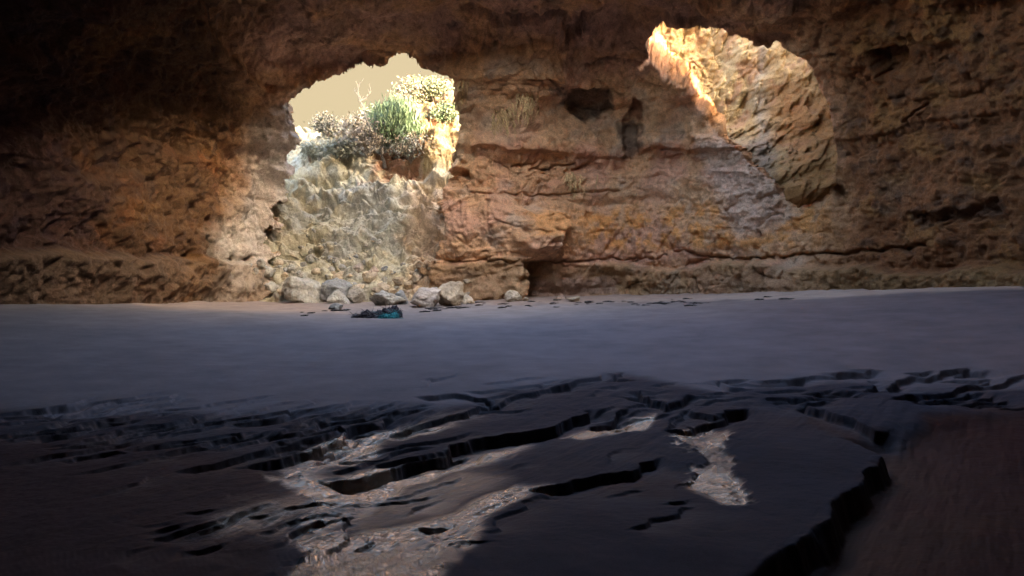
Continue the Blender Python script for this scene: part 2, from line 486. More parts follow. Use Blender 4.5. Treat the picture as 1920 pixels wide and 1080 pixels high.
    mix(brown * .44, left * .92); mix(ochre * .32, left * sstep(0.1, .5, A + .25 * Bn) * .8); mix(redb * .8, left * sstep(.1, .6, Bn) * .35); mix(dark, left * sstep(.1, .5, Cn) * .65)
    mix(np.array([.030, .0155, .0105]), left * np.clip(sstep(470, 60, px + A * 110 + Bn * 60) * .75 + .12 * sstep(0, .4, Cn), 0, 1) * sstep(0, 1, front * 1.0))  # darkens toward the left edge: light falloff painted into the rock
    # grey skirt toward the gully mouth, its daylight painted in as paler rock
    mix(np.array([.50, .52, .50]), poly_mask(wx, wy, [(400,440),(450,380),(475,310),(480,250),(560,180),(575,330),(560,570),(400,560)], 70) * .75)
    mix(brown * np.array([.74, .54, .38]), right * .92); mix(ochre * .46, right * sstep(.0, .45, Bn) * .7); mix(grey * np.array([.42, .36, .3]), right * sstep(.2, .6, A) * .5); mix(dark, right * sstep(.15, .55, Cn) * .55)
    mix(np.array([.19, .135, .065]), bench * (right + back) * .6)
    mix(np.array([.20, .16, .12]), bench * left * .35)
    mix(cream, poly_mask(wx, wy, [(845,150),(882,150),(888,300),(835,330)], 10) * .8)
    mix(cream * .95, smooth * .35)
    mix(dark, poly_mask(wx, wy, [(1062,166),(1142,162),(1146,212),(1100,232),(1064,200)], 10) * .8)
    mix(dark, poly_mask(wx, wy, [(1168,236),(1196,234),(1196,296),(1170,296)], 12) * .75)  # darker colour across the vertical crack niche
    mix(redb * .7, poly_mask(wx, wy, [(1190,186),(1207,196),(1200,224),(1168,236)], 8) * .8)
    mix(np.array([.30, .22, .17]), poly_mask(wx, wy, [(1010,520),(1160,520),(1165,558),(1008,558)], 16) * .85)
    mix(dark * .6, poly_mask(px, py, [(987,502),(996,489),(1016,491),(1020,552),(986,552)], 5) * .9)  # near-black painted inside the doorway cavity to deepen its shade
    mix(np.array([.50, .42, .35]), poly_mask(wx, wy, [(1300,262),(1380,262),(1460,330),(1470,390),(1440,440),(1385,440),(1340,350)], 40) * .75)
    mix(ochre * 1.1, poly_mask(wx, wy, [(975,395),(1030,398),(1020,440),(985,450)], 12) * .7)
    mix(dark, poly_mask(wx, wy, [(1716,400),(1880,368),(1870,400),(1730,428)], 10) * .6)  # darker colour along the slit niche
    mix(dark * .8, (sstep(.3, .12, w1 * 0 + 1)) * 0)
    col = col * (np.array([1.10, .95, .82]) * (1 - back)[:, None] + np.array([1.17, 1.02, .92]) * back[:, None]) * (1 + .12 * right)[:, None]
    return d, np.clip(col, .02, .8)

V = build_shell()
NU, NV = V.shape[:2]
NRM = grid_normals(V)
# normals must point into the cave
cen = np.array([OCC[0], OCC[1], 5.0])
sgn = np.sign(((cen - V) * NRM).sum(2))
NRM *= np.where(np.median(sgn) < 0, -1, 1)
VF = V.reshape(-1, 3); NF = NRM.reshape(-1, 3)
PX, PY = project(VF)
PX = np.where(VF[:, 1] > 2, PX, -5000)
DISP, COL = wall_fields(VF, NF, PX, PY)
top_fade = np.tile(sstep(1.0, .97, np.linspace(0, 1, NV)) * .9 + .1, NU)
VD = VF + NF * (DISP * top_fade)[:, None]
idx = np.arange(NU * NV).reshape(NU, NV)
a = idx; b = np.roll(idx, -1, 0)
FQ = np.stack([a[:, :-1], b[:, :-1], b[:, 1:], a[:, 1:]], -1).reshape(-1, 4)
# openings
pxd, pyd = project(VD)
lowj = 1 + 2.2 * sstep(280, 400, pyd)
jx = (fbm(VD, .9, 4, 101) * 8 + fbm(VD, 3.0, 3, 103) * 4) * lowj; jy = (fbm(VD, .9, 4, 102) * 7 + fbm(VD, 3.0, 3, 104) * 4) * lowj
front = VD[:, 1] > 24
hole_g = in_poly(pxd + jx, pyd + jy, HOLE_GULLY) & front
hole_s = in_poly(pxd + jx, pyd + jy, HOLE_SKY) & front
hole = hole_g | hole_s
FQ = FQ[~hole[FQ].any(1)]

def rim(V, Fq, N, colr, layers=7, step=.35):
    """gives the torn edge of an opening its thickness"""
    e = np.concatenate([Fq[:, [0, 1]], Fq[:, [1, 2]], Fq[:, [2, 3]], Fq[:, [3, 0]]])
    key = np.sort(e, 1).astype(np.int64); kk = key[:, 0] * (len(V) + 1) + key[:, 1]
    u, inv, cnt = np.unique(kk, return_inverse=True, return_counts=True)
    be = e[cnt[inv] == 1]
    vi = be % NV
    be = be[~((vi[:, 0] == vi[:, 1]) & ((vi[:, 0] == 0) | (vi[:, 0] == NV - 1)))]
    ids = np.unique(be)
    mp = np.zeros(len(V), dtype=np.int64); mp[ids] = np.arange(len(ids))
    newV = [V]; newC = [colr]; faces = [Fq]
    prev = ids; basep = V[ids]
    view = basep - CAM; view /= np.linalg.norm(view, axis=1, keepdims=True)
    gully = basep[:, 0] < 2
    dirn = np.where(gully[:, None], -N[ids] * .45 + view * .75, -N[ids] * .8 + view * .3)
    dirn[:, 2] += np.where(basep[:, 2] > 10, .35, 0)
    off = len(V)
    for L in range(layers):
        p = basep + dirn * step * (L + 1)
        p = p + np.stack([fbm(p, 1.3, 4, 120, .65), fbm(p, 1.3, 4, 121, .65), fbm(p, 1.3, 4, 122, .65)], 1) * .3
        cur = np.arange(len(ids)) + off; off += len(ids)
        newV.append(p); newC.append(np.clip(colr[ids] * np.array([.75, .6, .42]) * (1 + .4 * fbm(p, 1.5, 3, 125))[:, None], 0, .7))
        a0 = prev[mp[be[:, 0]]]; a1 = prev[mp[be[:, 1]]]; c0 = cur[mp[be[:, 0]]]; c1 = cur[mp[be[:, 1]]]
        faces.append(np.stack([a1, a0, c0, c1], 1))
        prev = cur
    return np.concatenate(newV), np.concatenate(faces), np.concatenate(newC)

V2, F2, COL2 = rim(VD, FQ, NF, COL)
# unseen shaft and overhead opening, added to let sky light through the roof
topi = idx[:, -1]; ring = VD[topi]; prev = topi; off = len(V2)
vs = [V2]; cs = [COL2]; fs = [F2]
for L in range(1, 15):
    th = np.arctan2(ring[:, 1] - OCC[1], ring[:, 0] - OCC[0])
    lip = .5 + np.maximum(7.2 * np.maximum(0, np.cos(th - SUN_AZ)) ** .8, np.maximum(14 * np.maximum(0, np.cos(th)), 9 * np.maximum(0, np.cos(th - 1.57)) ** 1.2))      # added brow, shaped to block the sun and dim left wall and near sand
    p = ring.copy(); p[:, 2] += L * lip / 14
    p[:, :2] += (ring[:, :2] - OCC) * (.012 * L) + np.stack([fbm(p, .3, 3, 130), fbm(p, .3, 3, 131)], 1) * .7 * min(1, L / 3)
    cur = np.arange(NU) + off; off += NU
    vs.append(p); cs.append(COL2[topi])
    fs.append(np.stack([prev, np.roll(prev, -1), np.roll(cur, -1), cur], 1)); prev = cur
V2 = np.concatenate(vs); COL2 = np.concatenate(cs); F2 = np.concatenate(fs)

# split the shell into the setting's surfaces along natural breaks
cc = V2[F2].mean(1)
cpx, cpy = project(cc); cpx = np.where(cc[:, 1] > 2, cpx, np.where(cc[:, 0] < 0, -999, 2999))
nz = np.zeros(len(V2)); nz[:len(NF)] = NF[:, 2]
steep = np.concatenate([NF[:, 2], np.full(len(V2) - len(NF), -9.)])[F2[:, 0]]
is_ceil = (cc[:, 2] > 12.6) & ((steep < -.62))
part = np.where(is_ceil, 0, np.where(cpx < 480, 1, np.where(cpx > 1560, 3, 2)))
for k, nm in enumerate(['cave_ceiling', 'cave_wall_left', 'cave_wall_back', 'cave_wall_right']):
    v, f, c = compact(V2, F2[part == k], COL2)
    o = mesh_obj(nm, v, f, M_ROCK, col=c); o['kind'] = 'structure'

# ------------------------------------------------------------------ rock face rising behind the skylight
def grid_faces(nu, nv):
    i = np.arange(nu * nv).reshape(nu, nv)
    return np.stack([i[:-1, :-1], i[1:, :-1], i[1:, 1:], i[:-1, 1:]], -1).reshape(-1, 4)

def skylight_face():
    xs = np.arange(5.0, 23.0, .055 / QUAL); zs = np.arange(4.6, 24, .055 / QUAL)
    X, Z = np.meshgrid(xs, zs, indexing='ij')
    yb = np.interp(X, [5, 7, 10, 13.2, 17, 19.7, 23], [40.2, 40.2, 39.2, 37.5, 34.2, 30.6, 26]) 
    dep = np.interp(X, [5, 8, 10, 13, 16, 18, 20, 23], [.5, 1.6, 4.6, 6.4, 5.2, 2.2, 1, 1])
    Y = yb - .1 + dep * sstep(6.0, 12.2, Z) + .12 * np.maximum(Z - 12, 0)
    P = np.stack([X, Y, Z], -1).reshape(-1, 3)
    warp = fbm(P, .25, 3, 201)
    zz = P[:, 2] + warp * .6
    d = fbm(P, .35, 4, 202, .55) * 1.0 + fbm(P, 1.2, 4, 203, .6, sc=(1, 1, .35)) * .4 + fbm(P, 3, 4, 204, .65) * .16
    d += np.interp(zz, [0, 8.6, 9, 10.6, 10.9, 11.2, 11.6, 13, 13.4, 16, 30], [.4, .4, .1, 0, .35, .3, -.15, -.1, .15, 0, 0]) * 1.1
    w1, w2, wid = worley(P + fbm(P, .8, 3, 207)[:, None] * .5, .8, 208)
    d += (wid - .5) * .45 - sstep(.1, 0, w2 - w1) * .08 + fbm(P, .8, 5, 209, .6, ridged=True) * .25
    px, py = project(P)
    P[:, 1] -= d - 2.2 * (1 - poly_mask(px, py, [(1180,0),(1580,0),(1590,310),(1560,372),(1500,396),(1440,350),(1385,302),(1340,275),(1310,230),(1270,186),(1230,155),(1195,110)], 50))
    px, py = project(P)
    A = fbm(P, .4, 4, 210); B = fbm(P, .9, 4, 211)
    col = np.tile(np.array([.54, .35, .15]), (len(P), 1))
    def mix(c, w):
        nonlocal col
        w = np.clip(w, 0, 1)[:, None]; col = col * (1 - w) + np.array(c) * w
    mix([.60, .45, .23], sstep(-.1, .4, A) * sstep(1480, 1400, px)); mix([.5, .27, .15], sstep(.05, .5, B) * .7)
    mix([.52, .22, .06], sstep(1430, 1500, px + A * 60) * sstep(130, 210, py + B * 30) * .6)
    mix([.38, .34, .29], np.exp(-((px + A * 25 - 1430) / 14) ** 2) * .5)
    mix([.38, .28, .19], sstep(225, 270, py + A * 30) * sstep(1470, 1420, px) * .6)
    return mesh_obj('skylight_rock_face', P, grid_faces(*X.shape), M_ROCK, col=np.clip(col * .6, .03, .75))
skylight_face()['kind'] = 'structure'

# ------------------------------------------------------------------ collapsed gully: rubble slope outside the left opening
def gully_y_z(t):
    return (np.interp(t, [0, .06, .10, .16, .2, .45, .62, .75, .9, 1.0], [37.6, 38.6, 39.6, 40.6, 41.1, 43.4, 46.2, 49.5, 56, 62]),
            np.interp(t, [0, .06, .10, .16, .2, .45, .62, .75, .9, 1.0], [-.1, 1.0, 1.75, 2.25, 2.7, 6.6, 9.8, 12.0, 14.3, 15.0]))

def rubble_slope():
    xs = np.arange(-24, .6, .055 / QUAL); ts = np.linspace(0, 1, int(480 * QUAL))
    X, T = np.meshgrid(xs, ts, indexing='ij')
    Y, Z = gully_y_z(T)
    # the bank climbs to the right and drops back on the far left
    rise = np.interp(X, [-24, -19, -15.5, -12, -8.5, -5.5, -3.5, 0], [3.0, .5, -1.2, -.2, 0.6, 3.0, 4.4, 5.5])
    Z = Z + rise * sstep(.45, .85, T)
    Y = Y + np.interp(X, [-24, -16, -13, -4.5, -3, 0], [-3.0, -.8, .0, 0, .4, 1.2]) * sstep(.1, .3, T) 
    Xo = X + (T ** 2) * np.interp(X, [-24, -14, -8, 0], [-4, -1.4, 0, .8])
    P = np.stack([Xo, Y, Z], -1).reshape(-1, 3)
    t = T.ravel()
    N = np.tile(np.array([0, -.75, .62]), (len(P), 1))
    px, py = project(P)
    warp = fbm(P, .3, 3, 301)
    saw = P[:, 2] * .5 + warp * .9 + fbm(P, .5, 3, 313) * .5; saw = saw - np.floor(saw)
    d = (sstep(0, .75, saw) - sstep(.82, 1, saw)) * .75 * sstep(.06, .16, t) + fbm(P, .3, 4, 302, .55) * 1.25 + fbm(P, 1.2, 4, 303, .6) * .35 + fbm(P, 3.5, 3, 304, .6) * .13
    w1, w2, wid = worley(P + warp[:, None] * .4, .75, 305)
    d += np.maximum(0, .55 - w1) * .7 * sstep(-.3, .2, fbm(P, .5, 2, 306)) + (wid - .5) * .45
    w1, w2, wid = worley(P, 1.9, 307)
    d += np.maximum(0, .5 - w1) * .38
    d += .7 * poly_mask(px, py, [(800,260),(830,250),(838,330),(800,345),(780,300)], 24)
    d -= .9 * poly_mask(px + warp * 10, py, [(598,368),(640,378),(640,392),(604,388)], 10)
    P = P + N * d[:, None]
    P += np.stack([fbm(P, .8, 3, 310), fbm(P, .8, 3, 311), fbm(P, .8, 3, 312)], 1) * .25
    A = fbm(P, .4, 4, 320); B = fbm(P, .9, 4, 321)
    col = np.tile(np.array([.47, .42, .30]), (len(P), 1))
    def mix(c, w):
        nonlocal col
        w = np.clip(w, 0, 1)[:, None]; col = col * (1 - w) + np.array(c) * w
    mix([.36, .34, .29], sstep(0, .4, A) * .8); mix([.55, .45, .28], sstep(.1, .5, B) * .7)
    mix([.50, .33, .13], poly_mask(px + A * 20, py, [(770,200),(850,150),(870,330),(790,340)], 30) * .8)
    mix([.40, .18, .09], poly_mask(px + A * 50, py + B * 40, [(690,300),(800,250),(840,160),(850,200),(800,330),(700,345)], 40) * .85)
    mix([.45, .27, .16], sstep(740, 800, px + A * 40) * sstep(330, 380, py) * .6)
    mix([.30, .30, .27], poly_mask(px + A * 30, py + B * 30, [(640,420),(740,380),(760,470),(660,500)], 40) * .6)
    return mesh_obj('rubble_slope', P, grid_faces(*X.shape), M_TALUS, col=np.clip(col * np.array([1.0, 1.0, .97]) * (.44 + .66 * sstep(290, 350, py))[:, None] * np.where(px < 640, .85, 1.0)[:, None], .03, .7))  # top kept dark, foot lightened: sunlight differences balanced in the colour
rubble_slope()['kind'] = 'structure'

# ------------------------------------------------------------------ beach
# little scarps the run-off cut in the sand: (photo polyline, drop m, fall-off m); low ground lies to the right of the line's direction
SCARPS = [
 ([(440,872),(500,863),(585,838),(640,808),(655,792),(700,780),(748,766)], .13, .9, 1),
 ([(596,899),(660,892),(740,868),(800,850),(850,828),(920,818),(1000,808),(1045,803),(1085,785),(1100,768)], .17, 1.1, 1),
 ([(700,802),(770,793),(860,775),(900,757),(930,748)], .11, .6, 1),
 ([(770,748),(860,742),(930,756),(1000,737),(1090,716),(1140,702)], .10, .5, 1),
 ([(1088,797),(1100,795),(1150,778),(1185,762)], .12, .8, 1),
 ([(1180,732),(1210,738),(1246,760),(1310,744)], .15, .5, 1),
 ([(985,918),(1060,902),(1105,893),(1170,880),(1240,858)], .11, .9, 1),
 ([(1238,806),(1290,790),(1330,778),(1412,763)], .12, .5, 1),
 ([(1290,762),(1330,775),(1410,764)], .10, .4, 1),
 ([(1318,712),(1345,715),(1375,728),(1412,730)], .12, .4, 1),
 ([(1395,716),(1500,712),(1560,702),(1640,692)], .10, .6, 1.3),
 ([(1500,752),(1570,782),(1640,803),(1680,800)], .14, 1.0, 1.3),
 ([(1640,730),(1700,706),(1780,694),(1860,690)], .15, .8, 1.3),
 ([(1700,742),(1760,728),(1840,715),(1920,700)], .13, .8, 1.3),
 ([(1365,1100),(1430,1068),(1520,995),(1585,925),(1630,880),(1644,852),(1600,822),(1560,812)], .24, 2.2, 3.4),
 ([(1142,700),(1165,706),(1190,712)], .1, .3, 1),
 ([(310,892),(400,868),(470,850),(560,824),(632,800)], .08, .6, 1),
 ([(250,860),(330,840),(430,818),(480,800)], .07, .5, 1),
 ([(130,830),(230,808),(330,790),(372,772)], .06, .5, 1),
 ([(380,846),(440,828),(540,800)], .06, .4, 1),
 ([(405,790),(500,776),(560,770)], .07, .4, 1),
 ([(290,780),(315,770),(350,765)], .07, .3, 1),
 ([(40,785),(100,768),(110,764)], .06, .3, 1),
 ([(530,812),(600,792),(650,778)], .07, .4, 1),
 ([(640,775),(700,762),(760,752)], .07, .4, 1),
 ([(560,770),(610,764),(656,757)], .06, .3, 1),
 ([(740,995),(800,985),(860,972)], .05, .5, 1),
 ([(1180,1000),(1250,968),(1290,935)], .03, .5, 1),
]
def beach():
    rr = np.concatenate([[-1.6, -1.4, -1.2, -1.05], np.linspace(-.92, .92, int(940 * QUAL)), [1.05, 1.2, 1.4, 1.6]])
    pyr = np.concatenate([np.linspace(1240, 1100, 30, endpoint=False), np.linspace(1100, 680, int(880 * QUAL), endpoint=False), np.linspace(680, 575, int(90 * QUAL), endpoint=False), np.linspace(575, 548, 40)])
    ys = 2.2 / ((pyr - 510) / FPX) 
    ys = np.concatenate([[.6, 1.2, 2.0, 2.8], ys[ys > 3.2]]); ys = ys[ys < 60]
    Yg, Rg = np.meshgrid(ys, rr, indexing='ij')
    Xg = Rg * Yg
    x = Xg.ravel(); y = Yg.ravel()
    z = sand_z(x, y)
    P2 = np.stack([x, y, np.zeros_like(x)], 1)
    big = fbm(P2, .16, 3, 401); med = fbm(P2, .5, 3, 402)
    z = z + big * .05 * sstep(30, 14, y) + big * .03
    # eroded fringe nearest the camera
    edge_y = np.interp(x / np.maximum(y, 1), [-.9, -.76, -.4, -.1, .1, .16, .3, .5, .77, 1], [10.4, 10.3, 10.6, 10.9, 13.2, 13.8, 11.9, 12.6, 11.8, 11])
    er = sstep(edge_y + .5, edge_y - .4, y + med * .5)
    ax = math.radians(54); ux, uy = math.cos(ax), math.sin(ax)
    along = x * ux + y * uy; across = -x * uy + y * ux
    Q = np.stack([along * .28, across, np.zeros_like(x)], 1)
    q = fbm(Q, .75, 2, 410, .4)
    # terraces: steps that come and go
    tt = (across * 1.35 + q * 1.7 + fbm(P2, .35, 2, 411) * 1.2)
    fr = tt - np.floor(tt)
    tread = np.where(fr < .8, fr / .8 * .15, .15 + .85 * sstep(.8, .99, fr))
    amp = sstep(-.15, .35, fbm(Q, .35, 3, 412)) 
    smooth_slab = np.zeros_like(x)
    gx, gy = project(np.stack([x, y, z], 1))
    for pl in ([(600,895),(800,848),(1000,805),(900,775),(720,820)], [(830,1080),(870,1000),(1000,960),(1200,900),(1500,800),(1620,870),(1400,1060),(1360,1100),(830,1100)], [(760,890),(900,850),(960,900),(860,970),(700,1000),(640,985)]):
        smooth_slab = np.maximum(smooth_slab, poly_mask(gx, gy, pl, 30))
    leftz = sstep(760, 560, gx)
    z = z + er * (tread - .4) * .0 * amp * (1 - .85 * smooth_slab) * (.5 + .8 * leftz)
    low = np.zeros_like(x)
    ledges = [(np.array([on_sand(*p)[:2] for p in pl]), drop, fall, soft) for pl, drop, fall, soft in SCARPS]
    lr = random.Random(21)
    for n_, (x0, x1, y0, y1), a0, (l0, l1), (d0, d1) in [(58, (-60, 720, 772, 900), 58, (.7, 2.4), (.03, .075)), (26, (760, 1300, 705, 800), 40, (.6, 1.8), (.03, .06)),
            (34, (1280, 1930, 688, 760), 16, (.5, 1.7), (.05, .12)), (24, (100, 900, 880, 1070), 56, (.4, 1.3), (.02, .045)), (8, (900, 1350, 830, 960), 48, (.3, .9), (.015, .035))]:
        for _ in range(n_):
            qx, qy = lr.uniform(x0, x1), lr.uniform(y0, y1)
            if x0 < 0: qy = 768 + (qy - 768) * (.35 + .65 * lr.random())
            p = on_sand(qx, qy)[:2]; aa = math.radians(a0 + lr.gauss(0, 7)); L_ = lr.uniform(l0, l1); pts = [p]
            for k_ in range(5):
                aa += lr.gauss(0, .16); pts.append(pts[-1] + np.array([math.cos(aa), math.sin(aa)]) * L_ / 5)
            ledges.append((np.array(pts), lr.uniform(d0, d1), lr.uniform(.25, .6), 1))
    for W, drop, fall, side in ledges:
        bx = (x > W[:, 0].min() - 3 * fall) & (x < W[:, 0].max() + 3 * fall) & (y > W[:, 1].min() - 3 * fall) & (y < W[:, 1].max() + 3 * fall)
        if not bx.any(): continue
        jx = x[bx] + fbm(P2[bx], 1.4, 4, 420, .48) * (.2 if side < 2 else .09); jy = y[bx] + fbm(P2[bx], 1.4, 4, 421, .48) * (.2 if side < 2 else .09)
        best = np.full(bx.sum(), 1e9); sg = np.zeros(bx.sum()); par = np.zeros(bx.sum())
        L = np.concatenate([[0], np.cumsum(np.linalg.norm(np.diff(W, axis=0), axis=1))])
        for i in range(len(W) - 1):
            d = W[i + 1] - W[i]; l2 = (d ** 2).sum()
            t0 = ((jx - W[i, 0]) * d[0] + (jy - W[i, 1]) * d[1]) / l2
            t = np.clip(t0, 0, 1)
            ex = jx - W[i, 0] - t * d[0]; ey = jy - W[i, 1] - t * d[1]
            dd = ex * ex + ey * ey
            cr = (d[0] * (jy - W[i, 1]) - d[1] * (jx - W[i, 0])) / math.sqrt(l2)
            m = (dd < best - 1e-7) | ((np.abs(dd - best) <= 1e-7) & (np.abs(cr) > np.abs(sg)))
            best = np.where(m, dd, best); sg = np.where(m, cr, sg)
            s_ = L[i] + np.clip(t0, -9 if i == 0 else 0, 9 if i == len(W) - 2 else 1) * (L[i + 1] - L[i])
            par = np.where(m, s_, par)
        best = np.sqrt(best)
        ends = sstep(-.02, .35, par) * sstep(L[-1] + .02, L[-1] - .35, par)
        wd = np.maximum(.03, .0045 * y[bx]) * side; lowside = sstep(0, -1, np.sign(sg) * best / wd)
        k = lowside * np.exp(-best / fall * 1.3) * ends
        z[bx] -= drop * k
        z[bx] += .012 * (1 - lowside) * np.exp(-best / .12) * ends
        low[bx] = np.maximum(low[bx], k)
    # wet run-off braids
    wetgap = sstep(-.25, .2, fbm(np.stack([along * .35, across * 1.6, 0 * x], 1), 1.1, 4, 431, .6))
    strand = fbm(np.stack([along * .5, across * 3.2, 0 * x], 1), .9, 4, 430, .6)
    cj = fbm(P2, 1.2, 4, 472) * 30
    chan = poly_mask(gx + cj, gy + cj * .3, [(650,800),(860,778),(900,770),(720,822),(620,880),(560,905),(530,880),(600,830)], 24)
    fj = fbm(P2, .8, 4, 471) * 60
    fj = fj * .5
    flow = poly_mask(gx + fj, gy + fj * .3, [(500,895),(640,892),(800,858),(900,822),(1010,815),(900,850),(790,890),(680,950),(600,1000),(540,985),(580,940)], 26)
    flow = np.maximum(flow, poly_mask(gx + fj, gy + fj * .3, [(540,1000),(690,985),(860,955),(960,905),(1030,905),(900,985),(835,1050),(815,1110),(520,1110),(590,1040)], 26))
    flow = np.maximum(flow, .45 * poly_mask(gx + fj, gy, [(380,960),(560,905),(700,920),(880,860),(960,890),(860,950),(690,985),(400,1010)], 50))
    gj = fbm(P2, 1.4, 5, 470, .6) * 60
    gold = poly_mask(gx + med * 20 + gj, gy + gj * .4, [(1285,795),(1340,785),(1375,805),(1368,850),(1385,900),(1392,935),(1350,935),(1290,900),(1260,880),(1290,850)], 20)
    bj = fbm(P2, .7, 4, 473) * 50
    brook = poly_mask(gx + bj, gy + bj * .4, [(1540,785),(1680,815),(1780,760),(1920,758),(2700,750),(2700,1160),(1920,1160),(1380,1100),(1520,1010),(1640,890),(1650,840)], 40)
    rill = poly_mask(gx + bj * .5, gy, [(1050,805),(1180,770),(1230,765),(1200,790),(1100,810)], 12)
    leftflow = poly_mask(gx + fj, gy + fj * .3, [(-800,850),(-40,830),(200,800),(500,860),(560,900),(480,1160),(-800,1160)], 60)
    z = z - .05 * gold - .05 * brook + gold * (fbm(P2, 2.4, 4, 440, .5) * .018 + fbm(P2, 4.2, 4, 445, .65, ridged=True) * .02)
    z = z + (flow + chan) * (1 - .6 * smooth_slab) * (strand * .05 + fbm(np.stack([along * .9, across * 5, 0 * x], 1), 1.6, 4, 432, .65, ridged=True) * .03)
    z = z + er * fbm(P2, 3.0, 4, 441) * .012 + er * (1 - smooth_slab) * fbm(Q * np.array([1, 2.2, 1]), 1.8, 4, 442, .6) * .022
    z = z + fbm(P2, 6, 3, 443) * .003 + er * fbm(P2, 9, 4, 446, .65) * .003
    # hummocky dry strip along the foot of the walls
    foot = sstep(27, 33, y)
    z = z + sstep(12, 16, y) * fbm(np.stack([x * .6, y * 2.2, 0 * x], 1), .8, 3, 451) * .012
    z = z + foot * (fbm(P2, .8, 4, 450) * .10)
    wet = np.clip(er * (.03 + .2 * low + .04 * leftz) + .95 * np.maximum(np.maximum(chan * (.5 + .5 * wetgap), flow * (.55 + .45 * wetgap)), np.maximum(gold * (.55 + .45 * wetgap), rill)) + .0 * brook , 0, 1)
    wet = np.clip(wet + sstep(26, 12, y) * .04 , 0, 1)
    dry = np.array([.26, .21, .18]); damp = np.array([.089, .090, .106]); soaked = np.array([.0145, .0165, .027]); rust = np.array([.026, .0095, .006])
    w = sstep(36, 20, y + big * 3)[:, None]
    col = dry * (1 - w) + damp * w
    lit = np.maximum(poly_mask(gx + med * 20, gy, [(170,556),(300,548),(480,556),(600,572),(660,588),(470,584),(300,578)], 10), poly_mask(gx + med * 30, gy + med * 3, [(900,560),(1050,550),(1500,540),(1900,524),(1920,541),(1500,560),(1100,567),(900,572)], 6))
    w = lit[:, None] * .9; col = col * (1 - w) + np.array([.30, .22, .17]) * w  # dry strips at the wall foot, their light painted in as paler sand
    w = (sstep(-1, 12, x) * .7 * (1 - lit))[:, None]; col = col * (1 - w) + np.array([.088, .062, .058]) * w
    w = er[:, None] * .9; col = col * (1 - w) + soaked * w
    w = (np.clip(low * .45 * sstep(0, .4, fbm(P2, .6, 3, 460)) + brook * .9 + rill * .7 + gold * .6 + .5 * leftflow, 0, 1) * er)[:, None]; col = col * (1 - w) + rust * w
    col = col * (1 + .12 * med)[:, None]
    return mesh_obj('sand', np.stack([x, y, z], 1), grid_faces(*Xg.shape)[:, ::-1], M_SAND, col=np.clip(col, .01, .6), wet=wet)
o = beach(); o['kind'] = 'structure'
# the ground under and beyond it, out to the horizon
def ground():
    xs = np.concatenate([[-3000, -400, -80], np.linspace(-40, 40, 60), [80, 400, 3000]])
    ys = np.concatenate([[-3000, -400, -60], np.linspace(-20, 80, 70), [400, 3000]])
    X, Y = np.meshgrid(xs, ys, indexing='ij')
    x = np.clip(X, -26, 26); y = np.clip(Y, -14, 50)
    Z = sand_z(x, y) - .35 - .0 * X
    P = np.stack([X, Y, Z], -1).reshape(-1, 3)
    col = np.tile(np.array([.22, .19, .17]), (len(P), 1))
    return mesh_obj('ground', P, grid_faces(*X.shape), M_SAND, col=col, wet=np.zeros(len(P)))
o = ground(); o['kind'] = 'structure'

#@@B@@
# ------------------------------------------------------------------ finding the built surface
bpy.context.view_layer.update()
_DG = bpy.context.evaluated_depsgraph_get()
def hit(px, py, back=None):
    ok, loc, nrm, *_ = bpy.context.scene.ray_cast(_DG, Vector(CAM), Vector(ray(px, py)).normalized())
    if not ok: return Vector(at_depth(px, py, back or 45)), Vector((0, -1, 0))
    return loc, nrm
def drop(x, y, z=30.0):
    ok, loc, nrm, *_ = bpy.context.scene.ray_cast(_DG, Vector((x, y, z)), Vector((0, 0, -1)))
    return loc if ok else Vector((x, y, float(sand_z(x, y))))

# ------------------------------------------------------------------ fallen rocks
def boulder_mesh(name, size, seed, col, sub=5, cuts=14, rough=.26):
    bm = bmesh.new(); bmesh.ops.create_icosphere(bm, subdivisions=sub, radius=1.0)
    P = np.array([v.co[:] for v in bm.verts]); F = np.array([[v.index for v in f.verts] for f in bm.faces]); bm.free()
    r = np.random.default_rng(seed)
    for k in range(cuts):
        n = r.normal(size=3); n /= np.linalg.norm(n)
        d = P @ n; lim = r.uniform(.46, .8)
        P = P - np.outer(np.maximum(0, d - lim) * .93, n)
    o = seed * 3.1
    P = P * (1 + (fbm(P + o, 1.1, 3, seed) * .16 + fbm(P + o, 3.0, 4, seed + 1, .6) * rough * .6)[:, None])
    w1, w2, _ = worley(P + o, 2.4, seed + 2); P = P * (1 - .07 * sstep(.12, 0, w2 - w1))[:, None]
    P[:, 2] -= P[:, 2].min(); P[:, 2] /= P[:, 2].max()
    if seed in (7, 29): P[:, :2] *= (1.05 - .75 * P[:, 2:3])
    P[:, 0] /= np.abs(P[:, 0]).max(); P[:, 1] /= np.abs(P[:, 1]).max()
    P = P * np.array([size[0] / 2, size[1] / 2, size[2] * 1.12]); P[:, 2] -= size[2] * .12
    A = fbm(P, 1.1, 3, seed + 5)[:, None]
    c = np.clip(np.array(col) * (1 + .35 * A) + np.array([.03, .01, -.02]) * fbm(P, 2.2, 3, seed + 6)[:, None], .03, .7)
    return mesh_obj(name, P, F, M_BOULDER, col=c)

